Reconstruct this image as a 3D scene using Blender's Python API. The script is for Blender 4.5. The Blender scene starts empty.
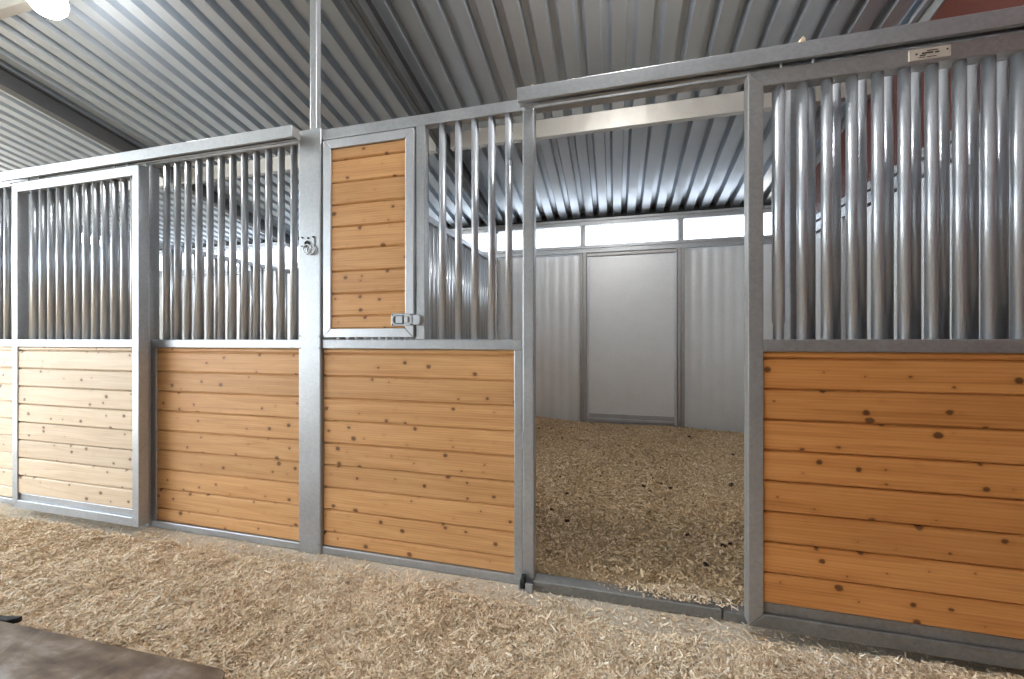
import bpy, bmesh, math, random
import numpy as np
from mathutils import Vector
random.seed(7); rng = np.random.default_rng(7)
S = bpy.context.scene; COL = S.collection
R = math.radians

# ------------------------------------------------------------------ materials
def srgb(r, g, b):
    f = lambda c: (c/12.92 if c <= .04045 else ((c+.055)/1.055)**2.4)
    return (f(r/255), f(g/255), f(b/255), 1)

class NT:
    def __init__(s, name):
        s.m = bpy.data.materials.new(name); s.m.use_nodes = True
        s.t = s.m.node_tree; s.p = s.t.nodes['Principled BSDF']; s.out = s.t.nodes['Material Output']
    def n(s, typ, **kw):
        nd = s.t.nodes.new(typ)
        for k, v in kw.items():
            if k in nd.inputs: nd.inputs[k].default_value = v
            else: setattr(nd, k, v)
        return nd
    def l(s, a, b): s.t.links.new(a, b)
    def ramp(s, fac, stops, interp='LINEAR'):
        r = s.n('ShaderNodeValToRGB'); r.color_ramp.interpolation = interp
        e = r.color_ramp.elements
        while len(e) < len(stops): e.new(.5)
        for i, (p, c) in enumerate(stops): e[i].position = p; e[i].color = c if len(c) == 4 else (*c, 1)
        s.l(fac, r.inputs['Fac']); return r.outputs['Color']
    def mix(s, fac, a, b, blend='MIX'):
        x = s.n('ShaderNodeMix', data_type='RGBA', blend_type=blend)
        for i, v in ((0, fac), (6, a), (7, b)):
            if hasattr(v, 'is_output'): s.l(v, x.inputs[i])
            else: x.inputs[i].default_value = v
        return x.outputs[2]
    def math(s, op, a, b=0.0, clamp=False):
        x = s.n('ShaderNodeMath', operation=op, use_clamp=clamp)
        for i, v in ((0, a), (1, b)):
            if hasattr(v, 'is_output'): s.l(v, x.inputs[i])
            else: x.inputs[i].default_value = v
        return x.outputs[0]
    def coords(s, scale=(1, 1, 1), rand=True):
        tc = s.n('ShaderNodeTexCoord'); mp = s.n('ShaderNodeMapping'); mp.inputs['Scale'].default_value = scale
        if rand:
            oi = s.n('ShaderNodeObjectInfo')
            v = s.n('ShaderNodeVectorMath', operation='ADD')
            sc = s.n('ShaderNodeVectorMath', operation='SCALE'); sc.inputs['Scale'].default_value = 13.7
            cb = s.n('ShaderNodeCombineXYZ'); 
            for i in range(3): s.l(oi.outputs['Random'], cb.inputs[i])
            s.l(cb.outputs[0], sc.inputs[0]); s.l(tc.outputs['Object'], v.inputs[0]); s.l(sc.outputs[0], v.inputs[1])
            s.l(v.outputs[0], mp.inputs['Vector'])
        else: s.l(tc.outputs['Object'], mp.inputs['Vector'])
        return mp.outputs[0]
    def bump(s, h, strength=.2, dist=.01):
        b = s.n('ShaderNodeBump'); b.inputs['Strength'].default_value = strength; b.inputs['Distance'].default_value = dist
        s.l(h, b.inputs['Height']); s.l(b.outputs[0], s.p.inputs['Normal'])

def galv(name, base, rough, metal=.85, var=.12, spangle=70, smear=.1, rv=.16, nv=.3):
    t = NT(name); v = t.coords()
    vo = t.n('ShaderNodeTexVoronoi', Scale=spangle); t.l(v, vo.inputs['Vector'])
    nz = t.n('ShaderNodeTexNoise', Scale=5.0, Detail=5.0); t.l(v, nz.inputs['Vector'])
    sp = t.n('ShaderNodeSeparateColor'); t.l(vo.outputs['Color'], sp.inputs[0])
    f = t.math('MULTIPLY_ADD', sp.outputs[0], var); t.t.nodes[-1].inputs[2].default_value = 1-var/2
    g = t.math('MULTIPLY_ADD', nz.outputs['Fac'], nv); t.t.nodes[-1].inputs[2].default_value = 1-nv/2
    c = t.mix(1.0, base, t.math('MULTIPLY', f, g), 'MULTIPLY')
    t.l(c, t.p.inputs['Base Color']); t.p.inputs['Metallic'].default_value = metal
    r = t.math('MULTIPLY_ADD', nz.outputs['Fac'], rv); t.t.nodes[-1].inputs[2].default_value = rough-rv/2
    t.l(r, t.p.inputs['Roughness'])
    if smear: t.bump(nz.outputs['Fac'], smear, .004)
    return t.m

def wood(name, light, mid, dark, knot=(.13, .06, .026)):
    t = NT(name); v0 = t.coords()
    geo = t.n('ShaderNodeNewGeometry')
    off = t.n('ShaderNodeVectorMath', operation='SCALE'); off.inputs['Scale'].default_value = 31.0
    cb = t.n('ShaderNodeCombineXYZ'); t.l(geo.outputs['Random Per Island'], cb.inputs[0]); t.l(geo.outputs['Random Per Island'], cb.inputs[1])
    t.l(cb.outputs[0], off.inputs[0])
    va = t.n('ShaderNodeVectorMath', operation='ADD'); t.l(v0, va.inputs[0]); t.l(off.outputs[0], va.inputs[1])
    v = va.outputs[0]
    # knots: sparse voronoi cells
    sx = t.n('ShaderNodeSeparateXYZ'); t.l(v, sx.inputs[0]); mk = t.n('ShaderNodeCombineXYZ')
    kz = t.n('ShaderNodeTexNoise', Scale=60.0, Detail=2.0); t.l(v, kz.inputs['Vector'])
    kd = t.math('MULTIPLY_ADD', kz.outputs['Fac'], .10)
    t.l(t.math('MULTIPLY', sx.outputs[0], 7.4), t.t.nodes[-2].inputs[2]); t.l(kd, mk.inputs[0]); t.l(t.math('MULTIPLY', sx.outputs[2], 9.0), mk.inputs[1])
    vo = t.n('ShaderNodeTexVoronoi', Scale=1.0, voronoi_dimensions='2D'); t.l(mk.outputs[0], vo.inputs['Vector'])
    sc = t.n('ShaderNodeSeparateColor'); t.l(vo.outputs['Color'], sc.inputs[0])
    rad = t.math('MULTIPLY_ADD', sc.outputs[0], .17); t.t.nodes[-1].inputs[2].default_value = -.085
    d = t.math('SUBTRACT', vo.outputs['Distance'], rad)
    kn = t.ramp(d, [(0, (1, 1, 1)), (.018, (.8, .8, .8)), (.05, (0, 0, 0))])
    halo = t.ramp(d, [(0, (1, 1, 1)), (.22, (0, 0, 0))])
    # grain, bent around knots
    mg = t.n('ShaderNodeMapping'); mg.inputs['Scale'].default_value = (1.1, 6, 22); t.l(v, mg.inputs['Vector'])
    nz = t.n('ShaderNodeTexNoise', Scale=1.6, Detail=6.0, Roughness=.6, Distortion=.8); t.l(mg.outputs[0], nz.inputs['Vector'])
    mw = t.n('ShaderNodeMapping'); mw.inputs['Scale'].default_value = (.5, 3, 9); t.l(v, mw.inputs['Vector'])
    wv = t.n('ShaderNodeTexWave', Scale=2.6, Distortion=6.0, Detail=3.0, bands_direction='Z'); t.l(mw.outputs[0], wv.inputs['Vector'])
    gr = t.math('MULTIPLY_ADD', wv.outputs['Fac'], .13); t.l(nz.outputs['Fac'], t.t.nodes[-1].inputs[2])
    gr2 = t.math('MULTIPLY_ADD', halo, .10); t.l(gr, t.t.nodes[-1].inputs[2])
    col = t.ramp(gr2, [(.34, light), (.62, mid), (.98, dark)])
    b = t.math('MULTIPLY_ADD', geo.outputs['Random Per Island'], .14); t.t.nodes[-1].inputs[2].default_value = .93
    col = t.mix(1.0, col, b, 'MULTIPLY')
    col = t.mix(t.math('MULTIPLY', t.ramp(d, [(0, (1, 1, 1)), (.09, (0, 0, 0))]), .30), col, dark)
    col = t.mix(t.math('MULTIPLY', kn, .85), col, (*knot, 1))
    t.l(col, t.p.inputs['Base Color']); t.p.inputs['Roughness'].default_value = .5
    t.p.inputs['Specular IOR Level'].default_value = .3
    t.bump(gr2, .08, .004)
    return t.m

def plain(name, col, rough=.6, metal=0, noise=.25, scale=8.0):
    t = NT(name); v = t.coords()
    nz = t.n('ShaderNodeTexNoise', Scale=scale, Detail=6.0); t.l(v, nz.inputs['Vector'])
    f = t.math('MULTIPLY_ADD', nz.outputs['Fac'], noise*2); t.t.nodes[-1].inputs[2].default_value = 1-noise
    t.l(t.mix(1.0, col, f, 'MULTIPLY'), t.p.inputs['Base Color'])
    t.p.inputs['Roughness'].default_value = rough; t.p.inputs['Metallic'].default_value = metal
    return t.m

M = {}
M['galv'] = galv('galvanised_steel', (.43, .445, .46, 1), .42, .6, .12, 80, .05)
M['galv_dark'] = galv('weathered_galvanised_steel', (.38, .375, .365, 1), .45, .6, .14, 80, .05)
M['grimy'] = galv('grimy_galvanised_steel', (.25, .245, .235, 1), .5, .5, .2, 80, .08, .16, .5)
M['tube'] = galv('bar_tube_steel', (.53, .56, .60, 1), .30, .58, .05, 110, 0, .06, .1)
M['roof'] = galv('roof_sheet_steel', (.55, .60, .655, 1), .34, .78, .0, 40, 0, .04, .08)
M['sheet'] = galv('wall_sheet_steel', (.68, .695, .70, 1), .42, .32, .08, 120, .03, .08, .14)
M['beam'] = galv('framing_steel', (.40, .375, .335, 1), .40, .55, .05, 60, 0, .06, .15)
M['rafter'] = galv('dark_rafter_steel', (.13, .133, .137, 1), .45, .5, .06, 60, 0)
M['white_metal'] = galv('bright_zinc_steel', (.56, .58, .61, 1), .36, .5, .06, 90, .04)
M['black'] = plain('black_rubber', (.012, .012, .012, 1), .7)
M['wood_pale_lit'] = wood('lit_pale_pine', srgb(226, 206, 180), srgb(214, 190, 160), srgb(190, 162, 128))  # paler pine: the bright light on the left door is put into the colour
M['wood_mid'] = wood('honey_pine', srgb(222, 174, 120), srgb(208, 156, 102), srgb(178, 124, 74))
M['wood_orange'] = wood('shaded_orange_pine', srgb(220, 156, 92), srgb(206, 138, 76), srgb(170, 104, 52), (.09, .035, .014))  # orange stain that also holds the dimmer light of the right door
M['plate'] = plain('name_plate_white', srgb(215, 205, 190), .4, .2, .1)
M['ink'] = plain('dark_ink', (.03, .025, .02, 1), .6)

# red end wall
M['red'] = plain('red_brown_wall_steel', srgb(80, 40, 32), .55, 0, .12, 2)

# polycarbonate
def poly():
    t = NT('clear_corrugated_plastic'); t.t.nodes.remove(t.p)
    tr = t.n('ShaderNodeBsdfTranslucent'); tr.inputs['Color'].default_value = (.54, .55, .59, 1)
    tp = t.n('ShaderNodeBsdfTransparent'); tp.inputs['Color'].default_value = (.42, .43, .46, 1); gl = t.n('ShaderNodeBsdfGlossy'); gl.inputs['Roughness'].default_value = .2
    m1 = t.n('ShaderNodeMixShader'); m1.inputs[0].default_value = .35; t.l(tr.outputs[0], m1.inputs[1]); t.l(tp.outputs[0], m1.inputs[2])
    m2 = t.n('ShaderNodeMixShader'); m2.inputs[0].default_value = .08; t.l(m1.outputs[0], m2.inputs[1]); t.l(gl.outputs[0], m2.inputs[2])
    t.l(m2.outputs[0], t.out.inputs['Surface']); return t.m
M['poly'] = poly()

def lampmat(name, strength):
    t = NT(name); t.p.inputs['Base Color'].default_value = (1, .97, .9, 1)
    t.p.inputs['Emission Color'].default_value = (1, .975, .95, 1); t.p.inputs['Emission Strength'].default_value = strength
    return t.m
M['lamp'] = lampmat('lamp_glow', 105); M['bright_lamp'] = lampmat('bright_lamp_glow', 230)

def chips(name, stops):
    t = NT(name); geo = t.n('ShaderNodeNewGeometry')
    tc = t.n('ShaderNodeTexCoord')
    nz = t.n('ShaderNodeTexNoise', Scale=1.7, Detail=4.0); t.l(tc.outputs['Object'], nz.inputs['Vector'])
    f = t.math('MULTIPLY_ADD', nz.outputs['Fac'], .55); t.l(t.math('MULTIPLY_ADD', geo.outputs['Random Per Island'], .75), t.t.nodes[-2].inputs[2])
    # the noise shifts the tone of whole patches, the island value that of each flake
    for nd in t.t.nodes:
        if nd.bl_idname == 'ShaderNodeMath' and nd.inputs[1].default_value == .75: nd.inputs[2].default_value = -.15
    t.l(t.ramp(f, stops), t.p.inputs['Base Color']); t.p.inputs['Roughness'].default_value = .65
    t.p.inputs['Specular IOR Level'].default_value = .25
    return t.m
M['chips'] = chips('wood_shavings_loose', [(0, srgb(138, 110, 80)), (.22, srgb(206, 178, 142)), (.5, srgb(236, 214, 182)), (.75, srgb(248, 234, 210)), (1, srgb(254, 250, 240))])
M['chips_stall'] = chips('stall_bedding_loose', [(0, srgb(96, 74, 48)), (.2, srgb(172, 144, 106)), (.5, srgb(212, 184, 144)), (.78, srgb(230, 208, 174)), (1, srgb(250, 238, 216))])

def ground(name, a, b, c):
    t = NT(name); tc = t.n('ShaderNodeTexCoord')
    n1 = t.n('ShaderNodeTexNoise', Scale=55.0, Detail=5.0, Roughness=.7); t.l(tc.outputs['Object'], n1.inputs['Vector'])
    n2 = t.n('ShaderNodeTexNoise', Scale=2.5, Detail=4.0); t.l(tc.outputs['Object'], n2.inputs['Vector'])
    f = t.math('MULTIPLY_ADD', n2.outputs['Fac'], .4); t.l(t.math('MULTIPLY', n1.outputs['Fac'], .7), t.t.nodes[-2].inputs[2])
    t.l(t.ramp(f, [(.3, a), (.55, b), (.8, c)]), t.p.inputs['Base Color']); t.p.inputs['Roughness'].default_value = .9
    t.p.inputs['Specular IOR Level'].default_value = .15
    t.bump(n1.outputs['Fac'], .8, .012); return t.m
M['bed'] = ground('packed_shavings', srgb(160, 132, 100), srgb(200, 172, 136), srgb(222, 198, 164))
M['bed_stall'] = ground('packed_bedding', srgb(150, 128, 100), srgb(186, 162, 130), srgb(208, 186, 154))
M['dirt'] = ground('earth', srgb(150, 138, 122), srgb(182, 170, 152), srgb(204, 194, 178))
M['concrete'] = ground('dusty_concrete', srgb(190, 178, 160), srgb(212, 200, 182), srgb(226, 214, 196))

def matboard():
    t = NT('weathered_dark_board'); v = t.coords((1, 1, 1), False)
    n1 = t.n('ShaderNodeTexNoise', Scale=5.0, Detail=8.0, Roughness=.65, Distortion=1.5); t.l(v, n1.inputs['Vector'])
    mp = t.n('ShaderNodeMapping'); mp.inputs['Scale'].default_value = (2.2, 7, 1); mp.inputs['Rotation'].default_value = (0, 0, R(35)); t.l(v, mp.inputs['Vector'])
    n2 = t.n('ShaderNodeTexNoise', Scale=2.0, Detail=6.0); t.l(mp.outputs[0], n2.inputs['Vector'])
    f = t.math('MULTIPLY_ADD', n1.outputs['Fac'], .45); t.l(t.math('MULTIPLY', n2.outputs['Fac'], .6), t.t.nodes[-2].inputs[2])
    t.l(t.ramp(f, [(.38, srgb(58, 46, 36)), (.48, srgb(100, 82, 64)), (.56, srgb(124, 108, 92)), (.66, srgb(160, 152, 144))]), t.p.inputs['Base Color'])
    t.p.inputs['Roughness'].default_value = .55; t.bump(n1.outputs['Fac'], .25, .01); return t.m
M['board'] = matboard()

# ------------------------------------------------------------------ mesh helpers
class MB:
    """collects shapes in world coordinates; build() links them as one mesh object"""
    def __init__(s): s.b = bmesh.new()
    def prism(s, pts, axis, a, b):
        """closed polygon pts (2D) extruded along axis from a to b; 2D axes are the other two in xyz order"""
        def P(p, t):
            q = list(p); q.insert('xyz'.index(axis), t); return q
        v0 = [s.b.verts.new(P(p, a)) for p in pts]; v1 = [s.b.verts.new(P(p, b)) for p in pts]
        n = len(pts); s.b.faces.new(v0); s.b.faces.new(v1[::-1])
        for i in range(n): s.b.faces.new((v0[i], v1[i], v1[(i+1) % n], v0[(i+1) % n]))
        return s
    def box(s, x0, x1, y0, y1, z0, z1): return s.prism([(x0, y0), (x1, y0), (x1, y1), (x0, y1)], 'z', z0, z1)
    def tube(s, p0, p1, r, n=20, cap=True):
        p0, p1 = Vector(p0), Vector(p1); d = (p1-p0).normalized()
        u = d.orthogonal().normalized(); w = d.cross(u)
        ring = lambda p: [s.b.verts.new(p+r*(math.cos(2*math.pi*i/n)*u+math.sin(2*math.pi*i/n)*w)) for i in range(n)]
        a, b = ring(p0), ring(p1)
        for i in range(n):
            f = s.b.faces.new((a[i], a[(i+1) % n], b[(i+1) % n], b[i])); f.smooth = True
        if cap: s.b.faces.new(a[::-1]); s.b.faces.new(b)
        return s
    def torus(s, c, R0, r, axis='y', n=24, m=10):
        c = Vector(c); rows = []
        for i in range(n):
            a = 2*math.pi*i/n; row = []
            for j in range(m):
                b = 2*math.pi*j/m; q = R0+r*math.cos(b); h = r*math.sin(b)
                row.append(s.b.verts.new(c+Vector((q*math.cos(a), h, q*math.sin(a)))))
            rows.append(row)
        for i in range(n):
            for j in range(m):
                f = s.b.faces.new((rows[i][j], rows[(i+1) % n][j], rows[(i+1) % n][(j+1) % m], rows[i][(j+1) % m])); f.smooth = True
        return s
    def lathe(s, c, prof, n=28):
        c = Vector(c); rows = []
        for (r, z) in prof: rows.append([s.b.verts.new(c+Vector((r*math.cos(2*math.pi*i/n), r*math.sin(2*math.pi*i/n), z))) for i in range(n)])
        for k in range(len(rows)-1):
            for i in range(n):
                f = s.b.faces.new((rows[k][i], rows[k][(i+1) % n], rows[k+1][(i+1) % n], rows[k+1][i])); f.smooth = True
        s.b.faces.new(rows[0][::-1]); s.b.faces.new(rows[-1]); return s
    def build(s, name, mat, parent=None, bevel=0, seg=2):
        bmesh.ops.recalc_face_normals(s.b, faces=s.b.faces)
        off = world_loc(parent)
        for v in s.b.verts: v.co -= off
        me = bpy.data.meshes.new(name); s.b.to_mesh(me); s.b.free(); me.materials.append(M[mat])
        o = bpy.data.objects.new(name, me); COL.objects.link(o); o.parent = parent
        if bevel:
            b = o.modifiers.new('bevel', 'BEVEL'); b.width = bevel; b.segments = seg; b.limit_method = 'ANGLE'; b.angle_limit = R(40)
        return o
def world_loc(o):
    v = Vector((0, 0, 0))
    while o is not None: v += o.location; o = o.parent
    return v
def tag(o, label, cat, group=None, kind=None):
    o['label'] = label; o['category'] = cat
    if group: o['group'] = group
    if kind: o['kind'] = kind
    return o
def thing(name, label, cat, loc, group=None):
    o = bpy.data.objects.new(name, None); o.empty_display_size = .1; COL.objects.link(o); o.location = loc
    return tag(o, label, cat, group)
def struct(o): o['kind'] = 'structure'; return o
def shapes_from(name, verts, faces, mat, parent=None, smooth=False):
    me = bpy.data.meshes.new(name); me.from_pydata([tuple(v) for v in verts], [], faces); me.update(); me.materials.append(M[mat])
    if smooth: me.polygons.foreach_set('use_smooth', [True]*len(me.polygons))
    o = bpy.data.objects.new(name, me); COL.objects.link(o); o.parent = parent; return o

# ------------------------------------------------------------------ layout numbers (metres; stall fronts stand on Y = 0)
RIDGE_Y, SLOPE, Z_EAVE, Y_BACK = -2.3, .21, 2.955, 3.70
X_END, X_OPEN = 2.02, -9.1
BAY = 3.6; XP = -1.7285        # stall width, centre of the main post
def roof_z(y): return Z_EAVE+SLOPE*(Y_BACK-y) if y > RIDGE_Y else Z_EAVE+SLOPE*(Y_BACK-RIDGE_Y)-SLOPE*(RIDGE_Y-y)
Y_FRONT = -6.8

# ------------------------------------------------------------------ ground
PH = rng.uniform(0, 6.28, 64); DR = rng.uniform(0, 6.28, 64)
def bumps(x, y, wl, k0, n=7):
    h = np.zeros_like(x)
    for i in range(n):
        a = DR[k0+i]; w = 2*np.pi/(wl*(.7+.12*i)); h += np.sin(w*(x*np.cos(a)+y*np.sin(a))+PH[k0+i]+1.3*np.sin(w*.6*(x*np.sin(a)-y*np.cos(a))+PH[k0+i+8]))
    return h/n
def edge_y(x): return -.165+.03*bumps(x, x*0, .9, 0)+.02*bumps(x, x*0, .25, 20)-.05*np.exp(-((x+.05)/.5)**2)+.05*np.exp(-((x-1.3)/.5)**2)
def aisle_h(x, y):
    h = .014+.020*bumps(x, y, .75, 0)+.016*bumps(x, y, .26, 16)+.009*bumps(x, y, .11, 30)
    t = np.clip((y-edge_y(x))/.05, 0, 1)
    return h*(1-t)+(-.02)*t
def stall_h(x, y):
    h = .054+.050*np.clip(y/3.6, 0, 1)**.8+.012*bumps(x, y, .8, 8)+.007*bumps(x, y, .3, 24)
    h += .06*np.exp(-((x+1.3)/.5)**2-((y-3.6)/.7)**2)+.03*np.exp(-((x-.3)/.3)**2-((y-.05)/.12)**2)
    h += .014*np.exp(-(y/.22)**2)
    h -= .05*np.clip((.078-y)/.028, 0, 1)
    h -= .03*np.exp(-((x-1.5)/.5)**2-((y-3.6)/.6)**2)
    return h
def grid(name, x0, x1, y0, y1, step, fn, mat):
    nx, ny = int((x1-x0)/step)+1, int((y1-y0)/step)+1
    X, Y = np.meshgrid(np.linspace(x0, x1, nx), np.linspace(y0, y1, ny)); Z = fn(X, Y)
    vs = np.stack([X, Y, Z], -1).reshape(-1, 3)
    i = np.arange((nx-1)*(ny-1)); r, c = i//(nx-1), i % (nx-1); a = r*nx+c
    fs = np.stack([a, a+1, a+nx+1, a+nx], -1)
    return shapes_from(name, vs.tolist(), fs.tolist(), mat, None, True)
def flakes(name, xs, ys, zfn, Ls, Ws, mat, lift=.004, tilt=.35):
    """loose curled shavings: each a bent strip of two quads, all one uncountable mesh"""
    n = len(xs); z = zfn(xs, ys)
    a = rng.uniform(0, 2*np.pi, n); ti = rng.normal(0, tilt, n); ro = rng.normal(0, .5, n); cu = rng.uniform(.0, .35, n)
    fx = np.stack([np.cos(a)*np.cos(ti), np.sin(a)*np.cos(ti), np.sin(ti)], -1)
    sx = np.stack([-np.sin(a)*np.cos(ro), np.cos(a)*np.cos(ro), np.sin(ro)], -1)
    up = np.cross(fx, sx)
    ce = np.stack([xs, ys, z+lift+rng.uniform(0, .008, n)+.3*np.abs(np.sin(ti))*Ls*.5], -1)
    V = np.zeros((n, 6, 3))
    for k, t in enumerate((-.5, 0, .5)):
        mid = ce+fx*(t*Ls)[:, None]+up*(cu*Ls*(.25-t*t))[:, None]
        V[:, 2*k] = mid-sx*(Ws/2)[:, None]; V[:, 2*k+1] = mid+sx*(Ws/2)[:, None]
    me = bpy.data.meshes.new(name); me.vertices.add(6*n); me.vertices.foreach_set('co', V.reshape(-1))
    base = (np.arange(n)*6)[:, None]
    q = np.concatenate([base+np.array([0, 2, 3, 1]), base+np.array([2, 4, 5, 3])], 1).reshape(-1)
    me.loops.add(8*n); me.loops.foreach_set('vertex_index', q.astype(np.int32))
    me.polygons.add(2*n); me.polygons.foreach_set('loop_start', (np.arange(2*n)*4).astype(np.int32))
    me.update(calc_edges=True); me.validate(); me.materials.append(M[mat])
    o = bpy.data.objects.new(name, me); COL.objects.link(o); return o

fl = struct(shapes_from('floor', [(-45, -40, -.09), (25, -40, -.09), (25, 25, -.09), (-45, 25, -.09)], [(0, 1, 2, 3)], 'dirt'))
curb = MB(); curb.box(X_OPEN, X_END-.02, -.24, .14, -.088, 0.0)
struct(curb.build('trim_1', 'concrete', None, .008))
a = grid('aisle_bedding_bed', -9, X_END-.02, -3.2, -.0, .022, aisle_h, 'bed')
a.name = 'floor_aisle'; struct(a)
b = grid('floor_stall', -1.66, X_END-.08, .051, 3.64, .026, stall_h, 'bed_stall'); struct(b)
# the layer of shavings in the aisle
def sample_aisle(n, x0, x1, y0, y1, cam_bias):
    xs = rng.uniform(x0, x1, n); ys = rng.uniform(y0, y1, n)
    d = np.hypot(xs, ys+1.967); keep = rng.uniform(0, 1, n) < np.clip(cam_bias/(d*d), 0, 1)
    e = ys-edge_y(xs); keep &= (e < 0.0) | (rng.uniform(0, 1, n) < np.where(e < .03, .55, np.where(ys < -.06, .12+.16*(bumps(xs, ys, .35, 12) > .2), .07)))
    keep &= ys < -.012
    keep &= ~((xs < -1.26) & (ys < -.90+.06*(xs+3.1)/1.77))      # none under the board
    return xs[keep], ys[keep]
xs, ys = sample_aisle(900000, -7.0, X_END-.06, -1.40, -.0, 7.0)
n = len(xs)
zf = lambda x, y: np.maximum(aisle_h(x, y), .0)
L = rng.lognormal(math.log(.0105), .55, n).clip(.004, .06); W = (L*rng.uniform(.12, .42, n)).clip(.0014, .006)
st = rng.uniform(0, 1, n) < .012; L[st] = rng.uniform(.03, .07, st.sum()); W[st] = .0022
tag(flakes('wood_shavings', xs, ys, zf, L, W, 'chips'), 'loose pale wood shavings covering the aisle in front of the stalls', 'shavings', kind='stuff')
n0 = 200000
xs = rng.uniform(-1.6, X_END-.12, n0); ys = rng.uniform(.053, 3.6, n0)
e = np.abs(ys); keep = rng.uniform(0, 1, n0) < np.clip(7/((ys+1.967)**2+xs**2), .25, 1); xs, ys = xs[keep], ys[keep]
n = len(xs)
L = rng.lognormal(math.log(.0125), .5, n).clip(.005, .04)*(1+.12*ys); W = (L*rng.uniform(.25, .55, n)).clip(.002, .010)
tag(flakes('stall_bedding', xs, ys, stall_h, L, W, 'chips_stall'), 'brown wood chip bedding heaped over the floor of the open stall', 'bedding', kind='stuff')

n = 1500; xs = rng.normal(.30, .13, n).clip(-.1, .68); ys = rng.normal(.035, .028, n).clip(-.022, .054)
zp = lambda x, y: .054+.026*np.exp(-((x-.32)/.14)**2-((y-.06)/.045)**2)
L = rng.lognormal(math.log(.0115), .45, n).clip(.005, .03); W = (L*rng.uniform(.2, .5, n)).clip(.002, .007)
tag(flakes('spilled_shavings', xs, ys, zp, L, W, 'chips'), 'little heap of shavings spilled over the sill of the doorway', 'shavings', kind='stuff')

# crumbs of manure on the bedding
crumb = None
for i, (x, y) in enumerate([(-.93, 3.0), (-.6, 2.7), (-.9, 2.2), (-.55, 3.2), (.15, 3.35), (.3, 1.55), (.36, 1.42), (.22, 1.35), (.08, 1.3), (.42, 1.35), (-.45, 1.4), (-.35, 1.05), (-.42, .75), (-.3, .62), (.05, .75), (.42, .6), (.46, .3), (.6, .52), (.64, .55), (.66, .33), (.9, 1.55), (1.0, 2.3), (1.15, 2.45), (1.25, 2.6), (1.05, 2.8), (1.3, 2.35), (1.4, 2.75), (.85, 3.1), (.7, 3.2)]):
    if crumb is None:
        bm = bmesh.new(); bmesh.ops.create_icosphere(bm, subdivisions=2, radius=.018)
        for v in bm.verts: v.co *= 1+.25*math.sin(170*v.co.x+3)*math.cos(140*v.co.z+1); v.co.z *= .6
        me = bpy.data.meshes.new('manure_crumb'); bm.to_mesh(me); bm.free(); me.materials.append(plain('manure', srgb(52, 38, 26), .9)); o = crumb = bpy.data.objects.new('manure_crumb', me)
    else: o = crumb.copy()
    COL.objects.link(o); o.location = (x, y, float(stall_h(np.array([x]), np.array([y]))[0])+.010); o.rotation_euler = (0, 0, i*1.3)
    s = .6+.6*random.random(); o.scale = (s, s*.8, s)
    tag(o, 'small dark manure crumb lying on the bedding of the open stall', 'manure', 'manure crumbs on the stall bedding')

# ------------------------------------------------------------------ roof
def roof_sheet():
    xs = []; zs = []
    k0 = int((X_OPEN)/.183); k1 = int(X_END/.183)+1
    for k in range(k0, k1):
        c = -.014+.183*k
        for dx, dz in ((-.090, 0), (-.082, .068), (-.034, .068), (-.008, 0)):
            x = c+dx
            if X_OPEN < x < X_END: xs.append(x); zs.append(dz)
    rows = [Y_BACK+.12, 2.6, 1.4, .2, -1.0, RIDGE_Y, -3.6, -5.0, Y_FRONT]
    V = []; F = []; n = len(xs)
    for y in rows: V += [(x, y, roof_z(y)+z) for x, z in zip(xs, zs)]
    for r in range(len(rows)-1):
        for i in range(n-1): F.append((r*n+i, r*n+i+1, (r+1)*n+i+1, (r+1)*n+i))
    return shapes_from('ceiling', V, F, 'roof')
struct(roof_sheet())

# rafters at every stall line
def rafter(xc, label):
    t = thing('roof_rafter', label, 'rafter', (xc, Y_BACK-.1, roof_z(Y_BACK)-.16), 'steel rafters under the roof')
    w, h, th = .046, .16, .006
    for sgn, nm in ((-1, 'channel'), (1, 'channel')):
        m = MB()
        prof = [(0.003, 0), (w, 0), (w, .03), (w-th, .03), (w-th, th), (.003+th, th), (.003+th, h-th), (w, h-th), (w, h), (.003, h)]
        vs = []
        for y in (Y_BACK-.06, RIDGE_Y):
            vs.append([m.b.verts.new((xc+sgn*x, y, roof_z(y)-h-.003+z)) for x, z in prof])
        n = len(prof); m.b.faces.new(vs[0]); m.b.faces.new(vs[1][::-1])
        for i in range(n): m.b.faces.new((vs[0][i], vs[0][(i+1) % n], vs[1][(i+1) % n], vs[1][i]))
        m.build(nm, 'rafter', t)
    return t
rafter(XP+.03, 'dark steel rafter sloping over the main post with the ring')
rafter(XP-BAY+.03, 'dark steel rafter sloping above the left sliding door')
# purlins between rafters
def purlin(x0, x1, y, label, h=.165):
    m = MB(); z1 = roof_z(y)-.002; z0 = z1-h; th = .006; w = .06
    zz = lambda yy, z: z-(yy-y)*SLOPE*(1 if z == z1 else 0)
    m.prism([(y, z0), (y+w, z0), (y+w, z0+.02), (y+w-th, z0+.02), (y+w-th, z0+th), (y+th, z0+th), (y+th, z1-th-.004), (y+w, z1-th-.016), (y+w, z1-.014), (y, z1)], 'x', x0, x1)
    o = m.build('roof_purlin', 'beam'); return tag(o, label, 'purlin', 'steel purlins under the roof')
xa, xb, xc = XP-BAY+.11, XP-.05, XP+.11
purlin(xc, X_END-.03, 1.79, 'tan steel purlin crossing above the open stall')
purlin(xa, xb, 1.79, 'steel purlin seen through the bars between left door and main post')
purlin(X_OPEN+.1, XP-BAY-.05, 1.79, 'steel purlin behind the bars at the far left end')
purlin(xa, xb, -.14, 'pale steel purlin beside the round glowing lamp')

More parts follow.
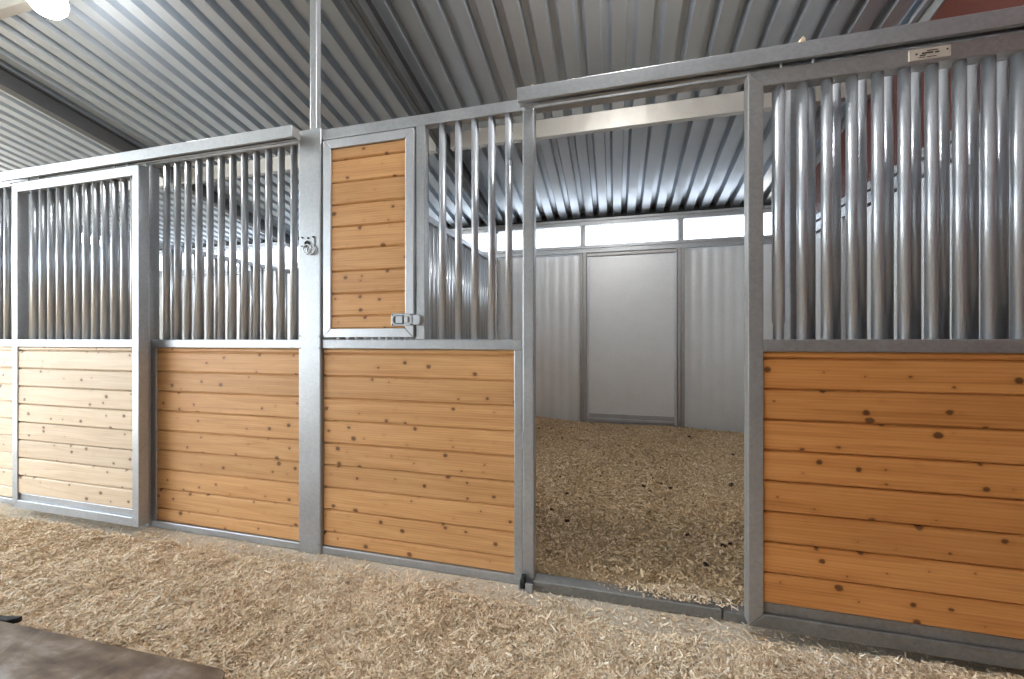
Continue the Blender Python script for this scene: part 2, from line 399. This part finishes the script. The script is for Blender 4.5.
# ------------------------------------------------------------------ back wall
def wave_sheet(name, x0, x1, y, z0, z1, amp, wl, mat, parent=None, along='x', thick=0):
    n = int((x1-x0)/(wl/10)); V = []; F = []
    for i in range(n+1):
        x = x0+(x1-x0)*i/n; d = amp*max(-.6, math.sin(2*math.pi*x/wl))
        for z in (z0, z1): V.append((x, y+d, z) if along == 'x' else (y+d, x, z))
    for i in range(n): F.append((2*i, 2*i+2, 2*i+3, 2*i+1))
    o = shapes_from(name, V, F, mat, parent, True)
    if parent is not None:
        off = world_loc(parent)
        for v in o.data.vertices: v.co -= off
    return o
wb = struct(wave_sheet('wall_back', X_OPEN, X_END, Y_BACK+.03, -.09, 2.52, .003, .135, 'sheet'))
def channel_x(m, x0, x1, y, z0, z1, d=.05):       # a sill-like channel with two visible lips
    zm = (z0+z1)/2; g = .012
    m.prism([(y, z0), (y-d, z0), (y-d, zm-g), (y-d+.018, zm-g), (y-d+.018, zm+g), (y-d, zm+g), (y-d, z1), (y, z1)], 'x', x0, x1)
girt = MB(); channel_x(girt, X_OPEN, X_END-.02, Y_BACK, 2.455, 2.56); girt.build('girt', 'galv', wb, .002)
cl = MB(); cl.box(X_OPEN, X_END-.02, Y_BACK-.02, Y_BACK+.02, 2.93, roof_z(Y_BACK)+.066); cl.build('light_stop_strip', 'black', wb)  # added black strip that stops daylight leaking in at the rib ends
eave = MB(); channel_x(eave, X_OPEN, X_END-.02, Y_BACK, 2.835, 2.925, .06); eave.build('eave_channel', 'galv', wb, .002)
def stud(x0, x1, z0, z1):
    m = MB(); y = Y_BACK; d = .05; xm = (x0+x1)/2; g = .010
    m.prism([(x0, y), (x0, y-d), (xm-g, y-d), (xm-g, y-d+.02), (xm+g, y-d+.02), (xm+g, y-d), (x1, y-d), (x1, y)], 'z', z0, z1)
    return m.build('stud', 'galv_dark' if z1 < 2.5 else 'galv', wb, .002)
wn = 0; dn = 0
for b in range(3):
    ox = -BAY*b
    sl, sr = (-.476+ox, -.385+ox), (.80+ox, .885+ox)
    for s_ in (sl, sr):
        stud(*s_, -.05, 2.455); stud(s_[0]+.005, s_[1]-.012, 2.56, 2.835)
    stud(XP-.05+ox, XP+.05+ox, -.05, 2.455); stud(XP-.05+ox, XP+.05+ox, 2.56, 2.835)
    edges = [XP+.05+ox, sl[0]+.005, sl[1]-.012, sr[0]+.005, sr[1]-.012, min(XP-.05+ox+BAY, X_END-.05)]
    for i in range(3):
        wn += 1
        p = struct(wave_sheet('window_%d' % wn, edges[2*i], edges[2*i+1], Y_BACK-.005, 2.56, 2.835, .006, .045, 'poly'))
    # door panel set into the back wall
    dn += 1; x0, x1 = sl[1]+.006, sr[0]-.006
    d = bpy.data.objects.new('door_%d' % dn, None); COL.objects.link(d); d.location = ((x0+x1)/2, Y_BACK, .1); struct(d)
    m = MB(); m.box(x0+.02, x1-.02, Y_BACK-.012, Y_BACK+.008, .10, 2.40); m.build('door_panel', 'sheet', d, .002)
    m = MB(); m.box(x0, x0+.03, Y_BACK-.03, Y_BACK-.005, .09, 2.405); m.build('door_stile', 'white_metal', d, .003)  # bright stiles stand in for daylight leaking along the door edges
    m = MB(); m.box(x1-.03, x1, Y_BACK-.03, Y_BACK-.005, .09, 2.405); m.build('door_stile', 'white_metal', d, .003)
    m = MB(); m.box(x0+.03, x1-.03, Y_BACK-.03, Y_BACK-.005, .12, .160); m.box(x0+.03, x1-.03, Y_BACK-.022, Y_BACK-.005, .163, .225); m.build('door_bottom_rail', 'galv', d, .003)
    m = MB(); m.box(x0, x1, Y_BACK-.035, Y_BACK-.005, 2.408, 2.45); m.build('door_head_channel', 'galv_dark', d, .003)

# ------------------------------------------------------------------ right end wall: red sheet above a steel-lined kick wall
wr = MB(); 
prof = [(Y_BACK+.06, -.09), (Y_BACK+.06, roof_z(Y_BACK+.06)-.01), (RIDGE_Y, roof_z(RIDGE_Y)-.01), (Y_FRONT, roof_z(Y_FRONT)-.01), (Y_FRONT, -.09)]
wr.prism(prof, 'x', X_END, X_END+.08)
wr = struct(wr.build('wall_right', 'red'))
m = MB(); ys_ = [.12+i*.6 for i in range(7)]
m.box(X_END-.03, X_END-.004, .06, 3.66, -.05, 2.33); m.build('liner_sheet', 'sheet', wr)
m = MB(); m.box(X_END-.075, X_END-.002, .06, 3.66, 2.44, 2.50); m.box(X_END-.06, X_END-.002, .06, 3.66, 2.34, 2.43); m.build('liner_cap', 'galv', wr, .003)
for y in (.75, 2.2, 3.3):
    m = MB(); m.box(X_END-.06, X_END-.03, y, y+.07, -.05, 2.335); m.build('liner_stud', 'galv_dark', wr, .002)
m = MB(); 
for y in (Y_BACK-.1, RIDGE_Y): pass
vs = [[m.b.verts.new((X_END-.002+dx, y, roof_z(y)-.004+dz)) for dx, dz in ((0, 0), (-.06, 0), (-.06, -.03), (-.05, -.03), (-.05, -.008), (-.01, -.008), (-.01, -.10), (0, -.10))] for y in (Y_BACK-.02, RIDGE_Y)]
m.b.faces.new(vs[0]); m.b.faces.new(vs[1][::-1])
for i in range(8): m.b.faces.new((vs[0][i], vs[0][(i+1) % 8], vs[1][(i+1) % 8], vs[1][i]))
m.build('rake_trim', 'galv', wr)

lw = MB(); lw.box(X_OPEN, X_OPEN+.06, .15, Y_BACK, -.09, 2.95); struct(lw.build('shade_wall_left', 'sheet'))  # unseen end wall, added and sized to keep light off the left stall
# unseen wall behind the camera, added to darken the right side and reflections
fw = MB(); fw.box(-6.4, X_END, -5.3, -5.2, -.09, roof_z(-5.25)-.01); struct(fw.build('shade_wall_front', 'sheet'))

# ------------------------------------------------------------------ stall fronts
BR = .0195
def bars_into(t, xs, y, z0, z1, mat='tube'):
    first = None
    for x in xs:
        if first is None:
            m = MB(); m.tube((x, y, z0), (x, y, z1), BR, 20); first = m.build('bar', mat, t); fx = x
        else:
            o = first.copy(); COL.objects.link(o); o.parent = t; o.location = (x-fx, 0, 0)
def boards(t, x0, x1, y0, y1, seams, ztop, zbot, mat, parent=None):
    """horizontal tongue-and-groove boards, each an island of one panel mesh"""
    m = MB(); zs = [ztop]+list(seams)+[zbot]; c = .007; g = .0022
    for i in range(len(zs)-1):
        a, b = zs[i+1]+g, zs[i]-g
        cc = min(c, (b-a)/3)
        m.prism([(y0+cc, a), (y0, a+cc), (y0, b-cc), (y0+cc, b), (y1-cc, b), (y1, b-cc), (y1, a+cc), (y1-cc, a)], 'x', x0, x1)
    m.box(x0, x1, (y0+y1)/2-.004, (y0+y1)/2+.004, zbot, ztop)
    return m.build('wood_panel', mat, parent or t)
def mitred_v(x0, x1, z0, z1, y0, y1, inner_right, lo=True, hi=True):
    """upright x0..x1 whose ends are cut at 45 degrees towards the inside"""
    w = x1-x0
    if inner_right: pts = [(x0, z0), (x1, z0+(w if lo else 0)), (x1, z1-(w if hi else 0)), (x0, z1)]
    else: pts = [(x1, z0), (x1, z1), (x0, z1-(w if hi else 0)), (x0, z0+(w if lo else 0))]
    return MB().prism(pts, 'y', y0, y1)
def mitred_h(x0, x1, z0, z1, y0, y1, inner_up, wl, wr_):
    g = .0015
    if inner_up: pts = [(x0+g, z0), (x1-g, z0), (x1-wr_-g, z1), (x0+wl+g, z1)]
    else: pts = [(x0+g, z1), (x0+wl+g, z0), (x1-wr_-g, z0), (x1-g, z1)]
    return MB().prism(pts, 'y', y0, y1)
ZT = 2.472
def panel(x0, x1, barx, label, mat, stile_l=True, stile_r=True, left_gap=.0):
    t = thing('stall_screen', label, 'stall screen', ((x0+x1)/2, .0, .0), 'fixed screens of the stall fronts')
    y0, y1 = 0.0, .05
    MB().box(x0, x1, y0, y1, ZT-.06, ZT).build('top_rail', 'galv', t, .004)
    MB().box(x0, x1, y0, y1, 1.197, 1.25).build('mid_rail', 'galv', t, .004)
    MB().box(x0, x1, y0, y1, 0.002, .046).build('bottom_rail', 'galv', t, .004)
    wx0, wx1 = x0+.004, x1-.004
    if stile_l: MB().box(x0, x0+.045, y0, y1, .046, 1.197).build('stile', 'galv', t, .004); wx0 = x0+.045
    if stile_r: MB().box(x1-.045, x1, y0, y1, .046, 1.197).build('stile', 'galv', t, .004); wx1 = x1-.045
    boards(t, wx0, wx1, .008, .042, [1.167-.1296*i for i in range(9)], 1.197, .046, mat)
    if barx: bars_into(t, barx, .025, 1.25, ZT-.06)
    return t

# main post with tie ring, and its slim extension up to the rafter
def main_post(xc, label, ring=True):
    t = thing('stall_post', label, 'post', (xc, .03, 0), 'posts of the stall fronts')
    MB().box(xc-.0765, xc+.0765, -.012, .115, -.002, ZT+.008).build('shaft', 'galv', t, .006)
    MB().box(xc-.014, xc+.030, .006, .05, ZT+.008, roof_z(.05)-.168).build('upper_tube', 'galv', t, .006)
    if ring:
        MB().box(xc-.05, xc+.04, -.018, -.012, 1.785, 1.85).build('ring_plate', 'galv', t, .002)
        r = MB(); r.torus((xc-.005, -.026, 1.775), .027, .0048); r.torus((xc+.020, -.022, 1.772), .027, .0045); r = r.build('tie_ring', 'white_metal', t)
        for dx, dz in ((-.042, .01), (-.042, .06), (.034, .01), (.034, .06), (.0, .055)):
            MB().tube((xc+dx, -.024, 1.785+dz), (xc+dx, -.017, 1.785+dz), .005, 10).build('ring_bolt', 'black', t)
        MB().torus((xc-.006, -.024, 1.808), .012, .005).build('ring_staple', 'black', t)
    for z in (.06, 1.20, 1.27, 2.42):
        for dx in (-.066, .066): MB().tube((xc+dx, -.016, z), (xc+dx, -.011, z), .005, 8).build('screw', 'galv_dark', t)
    return t
main_post(XP, 'wide galvanised main post with a tie ring beside the feed door')
main_post(XP-BAY, 'wide galvanised main post left of the left sliding door', False)
def jamb_post(x0, x1, label, bracket=False):
    t = thing('stall_post', label, 'post', ((x0+x1)/2, .03, 0), 'posts of the stall fronts')
    MB().box(x0, x1, -.008, .055, -.002, 2.41).build('shaft', 'galv', t, .005)
    if bracket:
        g = MB(); g.box(x0-.012, x1+.004, -.045, -.008, .001, .012); g.box(x0-.012, x0-.004, -.045, -.008, .012, .05)
        g.box(x1-.035, x1+.004, -.05, -.042, .001, .045); g.build('guide_bracket', 'galv', t, .002)
        r = MB(); r.tube((x0+.012, -.028, .012), (x0+.012, -.028, .075), .012, 16); r.build('guide_roller', 'black', t, .002)
        h = MB(); h.box(x0-.002, x0+.002, -.012, -.008, .70, .78); h.build('strike_slot', 'white_metal', t)
    return t
jamb_post(-.452, -.394, 'slim galvanised door post between feed door panel and open doorway', True)
jamb_post(.728, .772, 'dark door post visible behind the bars of the open right door')
jamb_post(-3.045, -2.998, 'shaded door post just right of the closed left door')
jamb_post(-4.052, -3.994, 'door post hidden behind the bars of the closed left door')

# fixed panels
pL = panel(-2.997, XP-.078, [-2.891+.0927*i for i in range(12)], 'barred honey pine panel between left sliding door and main post', 'wood_mid', True, False)
pM = panel(XP+.078, -.4535, [-.903+.0927*i for i in range(5)], 'honey pine panel with wooden feed door and five bars', 'wood_mid', False, True)
pF = panel(-5.24, -4.054, [-5.17+.0927*i for i in range(12)], 'barred pale pine panel cut by the left edge of the picture', 'wood_pale_lit', False, True)
pR = panel(.7735, X_END-.16, [.8185+.0927*i for i in range(11)], 'fixed barred panel behind the open right sliding door', 'wood_orange', True, False)
jamb_post(X_END-.158, X_END-.082, 'end post of the stall front against the red wall')

# feed door in the middle panel
fx0, fx1, fz0, fz1, w = -1.634, -1.058, 1.262, 2.40, .05
MB().box(fx1+.010, fx1+.062, 0, .05, 1.25, ZT-.06).build('upright', 'galv', pM, .004)
fd = boards(pM, fx0+w, fx1-w, -.004, .03, [1.385+.1277*i for i in range(7, -1, -1)], fz1-w, fz0+w, 'wood_mid', pM); fd.name = 'feed_door'
y0, y1 = -.012, .035
mitred_v(fx0, fx0+w, fz0, fz1, y0, y1, True).build('frame_stile', 'white_metal', fd, .003)
mitred_v(fx1-w, fx1, fz0, fz1, y0, y1, False).build('frame_stile', 'white_metal', fd, .003)
mitred_h(fx0, fx1, fz0, fz0+w, y0, y1, True, w, w).build('frame_rail', 'white_metal', fd, .003)
mitred_h(fx0, fx1, fz1-w, fz1, y0, y1, False, w, w).build('frame_rail', 'white_metal', fd, .003)
lx, lz = fx1-.131, fz0+.062                          # slam latch
MB().box(lx, lx+.125, -.017, -.012, lz, lz+.068).build('latch_plate', 'galv', fd, .002)
m = MB(); pts = [(lx+.075, lz+.010), (lx+.075, lz+.058)]+[(lx+.034+.024*math.cos(a), lz+.034+.024*math.sin(a)) for a in [R(90+18*i) for i in range(11)]]
m.prism(pts, 'y', -.0185, -.0172); m.build('latch_recess_shade', 'ink', fd)  # flat dark patch on the plate; its colour is the shade of the recess
m = MB(); m.box(lx+.03, lx+.072, -.024, -.0186, lz+.014, lz+.054); m.box(lx+.085, lx+.105, -.024, -.017, lz+.018, lz+.05); m.build('latch_paddle', 'galv', fd, .004)
for dx in (.008, .117):
    for dz in (.008, .060): MB().tube((lx+dx, -.020, lz+dz), (lx+dx, -.016, lz+dz), .004, 8).build('latch_screw', 'ink', fd)
m = MB(); m.prism([(fx1+.006, lz+.005), (fx1+.040, lz+.005), (fx1+.046, lz+.02), (fx1+.046, lz+.048), (fx1+.036, lz+.06), (fx1+.006, lz+.06)], 'y', -.024, -.002); m.build('latch_keeper', 'galv', fd, .003)

# sliding doors
def sliding_door(x0, x1, barx, label, mat, frame_mat, sleeve=False, plate=False, low_mat='galv'):
    y0, y1, w = -.105, -.046, .057; zb, zt = .05, 2.368
    t = thing('sliding_door', label, 'sliding door', ((x0+x1)/2, -.085, zb), 'sliding stall doors')
    mitred_v(x0, x0+w, zb, zt, y0, y1, True).build('stile', frame_mat, t, .003)
    mitred_v(x1-w, x1, zb, zt, y0, y1, False).build('stile', frame_mat, t, .003)
    mitred_h(x0, x1, zt-w-.008, zt, y0, y1, False, w, w).build('top_rail', frame_mat, t, .003)
    mitred_h(x0, x1, zb, zb+w, y0, y1, True, w, w).build('bottom_rail', low_mat, t, .003)
    MB().box(x0+w, x1-w, y0+.014, y1, zb+w, zb+w+.045).build('kick_strip', low_mat, t, .003)
    MB().box(x0+w, x1-w, y0, y1, 1.2, 1.25).build('mid_rail', frame_mat, t, .003)
    boards(t, x0+w, x1-w, y0+.006, y1-.004, [1.172-.1275*i for i in range(8)], 1.2, zb+w+.045, mat)
    bars_into(t, barx, (y0+y1)/2, 1.25, zt-w-.008)
    if sleeve:
        m = MB(); m.tube((barx[0], (y0+y1)/2, 1.32), (barx[0], (y0+y1)/2, zt-w-.009), BR+.004, 20); m.build('bar_sleeve', 'tube', t)
    for xx in (x0+.13, x0+.245, x1-.245, x1-.13):
        MB().tube((xx, -.083, zt), (xx, -.083, zt+.05), .006, 10).build('hanger_bolt', 'galv', t)
    if plate:
        p = MB().box(1.092, 1.222, y0-.003, y0, zt-.052, zt-.010).build('name_plate', 'plate', t, .001)
        m = MB()
        for (a, b, c, d) in ((.020, .026, .020, .026), (.034, .052, .014, .018), (.040, .075, .021, .026), (.080, .094, .020, .025), (.056, .090, .030, .033), (.030, .050, .008, .010), (.055, .085, .007, .009), (.116, .121, .024, .030)):
            m.box(1.092+a, 1.092+b, y0-.0042, y0-.003, zt-.052+c, zt-.052+d)
        m.build('plate_marks', 'ink', p)
    return t
sliding_door(-4.178, -2.943, [-3.996+.088*i for i in range(12)], 'closed sliding door of brightly lit pine with vertical bars, at the left', 'wood_pale_lit', 'galv')
sliding_door(.541, 1.790, [.662+.0866*i for i in range(12)], 'open sliding door of shaded orange stained pine with name plate on top rail', 'wood_orange', 'galv_dark', True, True, 'grimy')

# tracks
def track(x0, x1, label, hx0, hx1, mat):
    t = thing('door_track', label, 'door track', ((x0+x1)/2, -.085, 2.43), 'overhead door tracks')
    y0, y1, z0, z1, th = -.112, -.055, 2.392, 2.458, .004
    m = MB(); m.prism([(y0, z0), (y0+.018, z0), (y0+.018, z0+th), (y0+th, z0+th), (y0+th, z1-th), (y1-th, z1-th), (y1-th, z0+th), (y1-.018, z0+th), (y1-.018, z0), (y1, z0), (y1, z1), (y0, z1)], 'x', x0, x1)
    m.build('box_rail', mat, t, .002)
    MB().box(hx0, hx1, 0.0, .05, 2.412, ZT).build('header', mat, t, .004)
    for x in (x0+.05, (x0+x1)/2, x1-.05):
        br = MB(); br.box(x-.02, x+.02, y1, -.0125, 2.42, 2.452); br.build('bracket', 'galv_dark', t, .002)
    br = MB(); br.box(x1, x1+.004, y0+.004, y1-.004, z0+.004, z1-.004); br.build('end_stop', 'galv_dark', t)
    return t
track(-4.30, XP-.030, 'galvanised overhead track above the closed left sliding door', -3.993, -3.046, 'galv')
track(-.455, 1.955, 'galvanised overhead track above the doorway and open right door', -.393, .727, 'galv')
tag(MB().prism([(.728, 2.4585), (.748, 2.4585), (.752, 2.470), (.742, 2.486), (.730, 2.472)], 'y', -.105, -.082).build('wood_chip', 'wood_pale_lit', None, .002), 'pale wood chip resting on the overhead track right of the doorway', 'wood chip')
tag(MB().prism([(-.395, 2.4585), (-.370, 2.4585), (-.378, 2.466), (-.383, 2.476), (-.389, 2.464)], 'y', -.1, -.09).build('wood_chip', 'wood_pale_lit', None, .001), 'tiny pale splinter on the track at its end near the door post', 'wood chip')

# threshold
t = thing('door_threshold', 'dusty steel sill tube across the foot of the open doorway', 'threshold', (.16, .025, 0))
MB().box(-.392, .46, -.028, .05, .001, .052).build('sill_tube', 'grimy', t, .006)
MB().box(.464, .726, -.024, .05, .001, .046).build('sill_tube', 'grimy', t, .006)

# stall partitions running back from the main posts
def partition(xc, label):
    t = thing('stall_partition', label, 'partition', (xc, 1.9, 0), 'partitions between the stalls')
    y0, y1 = .118, 3.64
    MB().box(xc-.03, xc+.03, y0, y1, 2.36, 2.42).build('top_rail', 'galv', t, .004)
    MB().box(xc-.03, xc+.03, y0, y1, 1.21, 1.25).build('mid_rail', 'galv', t, .004)
    MB().box(xc-.03, xc+.03, y0, y1, -.08, .05).build('bottom_rail', 'galv', t, .004)
    m = MB()
    for i in range(9): m.box(xc-.018, xc+.018, y0, y1, .0512+.1287*i, .0512+.1287*(i+1)-.002)
    m.build('wood_panel', 'wood_mid', t, .004)
    f = None; n = 37
    for i in range(n):
        if f is None: f = MB().tube((xc, y0+.07, 1.25), (xc, y0+.07, 2.36), BR, 16).build('bar', 'tube', t)
        else:
            o = f.copy(); COL.objects.link(o); o.parent = t; o.location = (0, i*.093, 0)
    return t
partition(XP, 'barred partition along the left side of the open stall')
partition(XP-BAY, 'barred partition behind the closed left sliding door')

# ------------------------------------------------------------------ lamp
def lamp(lx, ly, lz, label, mat='lamp'):
    t = thing('ceiling_lamp', label, 'lamp', (lx, ly, lz))
    MB().lathe((lx, ly, lz), [(.02, -.098), (.06, -.085), (.088, -.045), (.096, 0), (.088, .04), (.065, .07), (.04, .09)], 32).build('globe', mat, t)
    MB().lathe((lx, ly, lz), [(.042, .088), (.045, .13), (.06, .135), (.06, .15)], 24).build('socket', 'white_metal', t)
    MB().tube((lx, ly, lz+.15), (lx, ly, roof_z(ly)-.002), .012, 12).build('stem', 'galv', t)
lamp(-3.53, -.24, 3.435, 'round glowing white lamp hanging under the roof at the upper left')
lamp(.08, -.24, 3.455, 'round white lamp hung above the aisle before the open doorway', 'bright_lamp')

# ------------------------------------------------------------------ board lying on the shavings
def rounded(pts, r, n=5):
    out = []
    for i, p in enumerate(pts):
        a, b = Vector(pts[i-1]), Vector(pts[(i+1) % len(pts)]); p = Vector(p)
        d0, d1 = (a-p).normalized(), (b-p).normalized()
        for k in range(n+1):
            t_ = k/n; q = (p+d0*r)*(1-t_)**2+p*2*t_*(1-t_)+(p+d1*r)*t_*t_; out.append((q.x, q.y))
    return out
m = MB(); m.prism(rounded([(-3.1, -.90), (-1.335, -.835), (-1.19, -1.75), (-3.1, -1.75)], .055), 'z', .034, .062)
o = m.build('weathered_board', 'board', None, .005); tag(o, 'weathered dark brown board lying on the shavings at the lower left', 'board')
m = MB(); m.prism([(-2.66, -.874), (-2.50, -.868), (-2.470, -.846), (-2.476, -.832), (-2.55, -.85), (-2.66, -.858)], 'z', .036, .058)
tag(m.build('rubber_scrap', 'black', None, .004), 'small black rubber scrap sticking out behind the weathered board', 'rubber scrap')

# ------------------------------------------------------------------ light
W = bpy.data.worlds.new('sky'); S.world = W; W.use_nodes = True
bg = W.node_tree.nodes['Background']; bg.inputs['Color'].default_value = (.80, .90, 1.0, 1); bg.inputs['Strength'].default_value = 7.5
sun = bpy.data.objects.new('sun', bpy.data.lights.new('sun', 'SUN')); COL.objects.link(sun)
sun.data.energy = 5.5; sun.data.angle = R(2); sun.data.color = (1, .97, .93); sun.rotation_euler = (R(38), 0, R(-50))

# ------------------------------------------------------------------ camera
cam = bpy.data.objects.new('camera', bpy.data.cameras.new('camera')); COL.objects.link(cam)
cam.data.sensor_width = 36; cam.data.lens = 398/1024*36; cam.data.clip_start = .02
cam.location = (0, -1.967, 1.25); cam.rotation_euler = (R(90), 0, R(14.5)); S.camera = cam
vs = S.view_settings; vs.view_transform = 'Standard'; vs.look = 'None'; vs.exposure = 0.6; vs.gamma = 1; vs.use_curve_mapping = False
